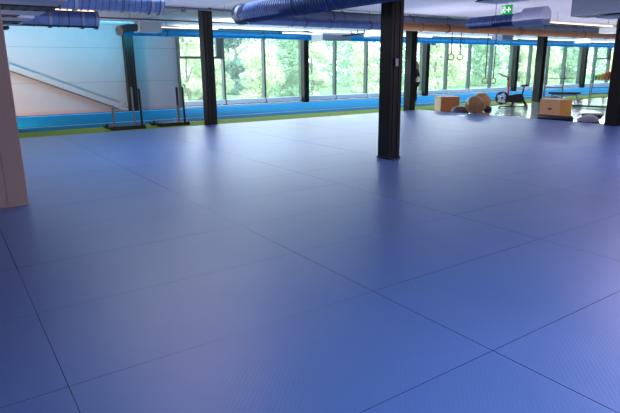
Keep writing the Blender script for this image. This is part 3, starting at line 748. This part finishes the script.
TREES = [(11.0, 27.2, 1, 'leaf_pale', .72, 'pale bushy tree right behind the white wall end and first window'),
 (13.6, 31.8, 0, 'leaf_pale', .92, 'pale tree filling the window right of the left window column'),
 (16.6, 29.4, 2, 'leaf_pale', .62, 'low pale white-green bush-like tree in the second window'),
 (18.6, 36.5, 1, 'leaf_dark', 1.15, 'dark blue-green tree further back in the second and third windows'),
 (20.0, 31.2, 0, 'leaf_mid', .8, 'mid green tree in the third window'),
 (22.2, 32.0, 1, 'leaf_pale', .85, 'pale tree behind the facade column left of the grey ceiling box'),
 (25.4, 38.0, 1, 'leaf_mid', 1.0, 'mid green tree in the window under the grey ceiling box'),
 (27.6, 32.6, 2, 'leaf_pale', .72, 'round pale tree in the window left of the middle column'),
 (32.0, 35.0, 0, 'leaf_mid', .9, 'mid green tree behind the middle column'),
 (36.0, 33.0, 2, 'leaf_pale', 1.0, 'pale tree just right of the person'),
 (40.0, 35.0, 0, 'leaf_pale', 1.05, 'pale tree behind the higher pair of rings'),
 (44.5, 34.5, 2, 'leaf_mid', 1.1, 'mid green tree behind the lower pair of rings'),
 (48.5, 33.5, 1, 'leaf_pale', 1.1, 'pale tree behind the exercise bike'),
 (54.0, 35.0, 0, 'leaf_pale', 1.2, 'pale tree behind the gym column'),
 (59.5, 35.0, 2, 'leaf_mid', 1.2, 'mid green tree behind the barbell rack'),
 (63.0, 38.6, 1, 'leaf_pale', 1.0, 'pale tree between the barbell rack and plate rack'),
 (70.0, 33.5, 0, 'leaf_yellow', 1.2, 'yellowish tree at the right edge above the plates')]
for a in TREES: tree(*a)
# the wood behind: uncountable foliage
b = bmesh.new(); rnd = random.Random(5)
for k in range(26000):
    x = rnd.uniform(10, 112); y = 43+rnd.gauss(0, .9)+.8*math.sin(x*.9)+.6*math.sin(x*2.3+1); z = rnd.uniform(-1.1, 8.5)
    s_ = rnd.uniform(.14, .34); nrm = Vector((rnd.uniform(-.8, .8), -1, rnd.uniform(-.3, .9))).normalized()
    t1 = nrm.orthogonal().normalized(); t1.rotate(Matrix.Rotation(rnd.random()*6.28, 3, nrm)); t2 = nrm.cross(t1)
    b.faces.new([b.verts.new(Vector((x, y+.9, z))+t1*s_*p+t2*s_*.6*q) for p, q in ((-1, 0), (0, -.9), (1.1, 0), (0, .9))])
me = bpy.data.meshes.new('forest_foliage'); b.to_mesh(me); b.free(); me.materials.append(M['leaf_mid'])
o = bpy.data.objects.new('forest_foliage', me); C.objects.link(o); tag(o, 'blue-green foliage of the wood behind the nearer trees', 'foliage', None, 'stuff')

# ------------------------------------------------------------------ light
wd = bpy.data.worlds.new('World'); bpy.context.scene.world = wd; wd.use_nodes = True
nt = wd.node_tree; bg = nt.nodes['Background']
bg.inputs['Color'].default_value = (.84, .94, 1.0, 1); bg.inputs['Strength'].default_value = 6.0
def sun(e, az, st, col, ang=2.0):
    l = bpy.data.lights.new('sun', 'SUN'); l.energy = st; l.color = col; l.angle = math.radians(ang)
    o = bpy.data.objects.new('sun', l); C.objects.link(o); o.rotation_euler = (math.radians(90-e), 0, math.radians(az)); return o
sun(52, -25, 4.8, (1, .96, .86))
def area(loc, size, power, col, target, sy=None):
    l = bpy.data.lights.new('added_fill', 'AREA'); l.shape = 'RECTANGLE'; l.size = size; l.size_y = sy or size; l.energy = power; l.color = col
    o = bpy.data.objects.new('added_fill', l); C.objects.link(o); o.location = loc
    o.rotation_euler = (Vector(target)-Vector(loc)).to_track_quat('-Z', 'Y').to_euler(); return o
area((6.0, -6.6, 1.9), 26.0, 360, (.90, .93, 1.0), (6.0, 10, 1.9), 2.4)          # added frontal fill behind the viewpoint; the rear wall has no windows
area((3.2, -.4, 3.05), 5.5, 330, (.84, .90, 1.0), (3.0, -1.4, 0), 2.0)        # added unseen fill overhead, brightens the near mats
area((10.8, 2.4, 3.0), 5.0, 230, (1.0, .74, .95), (10.5, 1.7, 0), 3.0)  # added pinkish fill for the right side of the mats
area((26.0, 20.86, 2.99), 36.0, 950, (.90, .97, 1.0), (26.0, 12.0, -.6), .18)   # added strip that puts sheen on the far floor, no real fitting
area((7.0, 11.4, 2.5), 12.0, 120, (.86, .93, 1.0), (7.0, 11.41, 5), 5.0)         # added fill aimed up at the ceiling, no uplight fittings here
area((18.0, 9.0, 2.55), 14.0, 260, (1.0, .93, .95), (18.0, 9.01, 5), 7.0)  # added warm fill for the right-hand ceiling
area((26.0, 17.6, 2.8), 36.0, 560, (.88, .97, 1.0), (26.0, 17.61, 5), 1.6)  # added fill whitening the ceiling along the facade
area((3.5, 19.4, 2.75), 7.0, 120, (.06, .66, 1.0), (3.5, 21.2, 2.5), .3)         # added blue fill tinting the top of the white wall
area((4.2, 9.9, 3.09), 8.0, 190, (.86, .92, 1.0), (4.2, 10.2, 0), 1.2)  # added overhead fill lifting the middle rows of mats
area((2.6, 6.6, 3.08), 1.6, 26, (1.0, .66, .54), (2.6, 6.7, 0), 1.0)  # added weak warm fill giving the mats a reddish blush
area((-1.2, 10.5, .4), 2.0, 40, (1.0, .92, .86), (-.6, 11.0, 3), 3.0)            # added fill behind the partition, lifts the narrow ceiling panels
area((0.2, 17.5, 0.9), 1.2, 240, (1.0, .70, .48), (4.0, 21.2, .4), .8)           # added warm fill for the low wall, unseen behind the partition

# ------------------------------------------------------------------ camera
cd = bpy.data.cameras.new('camera'); cam = bpy.data.objects.new('camera', cd); C.objects.link(cam)
cd.sensor_width = 36; cd.lens = FPX*36/620; cd.clip_end = 400; cd.clip_start = .05
cam.matrix_world = Matrix((( rr.x, uu.x, -fw.x, 0), (rr.y, uu.y, -fw.y, 0), (rr.z, uu.z, -fw.z, CAMH), (0, 0, 0, 1)))
sc = bpy.context.scene; sc.camera = cam
sc.view_settings.view_transform = 'Standard'; sc.view_settings.look = 'None'; sc.view_settings.exposure = 0.0
sc.cycles.use_denoising = True
sc.cycles.max_bounces = 8; sc.cycles.transparent_max_bounces = 12; sc.cycles.sample_clamp_indirect = 6
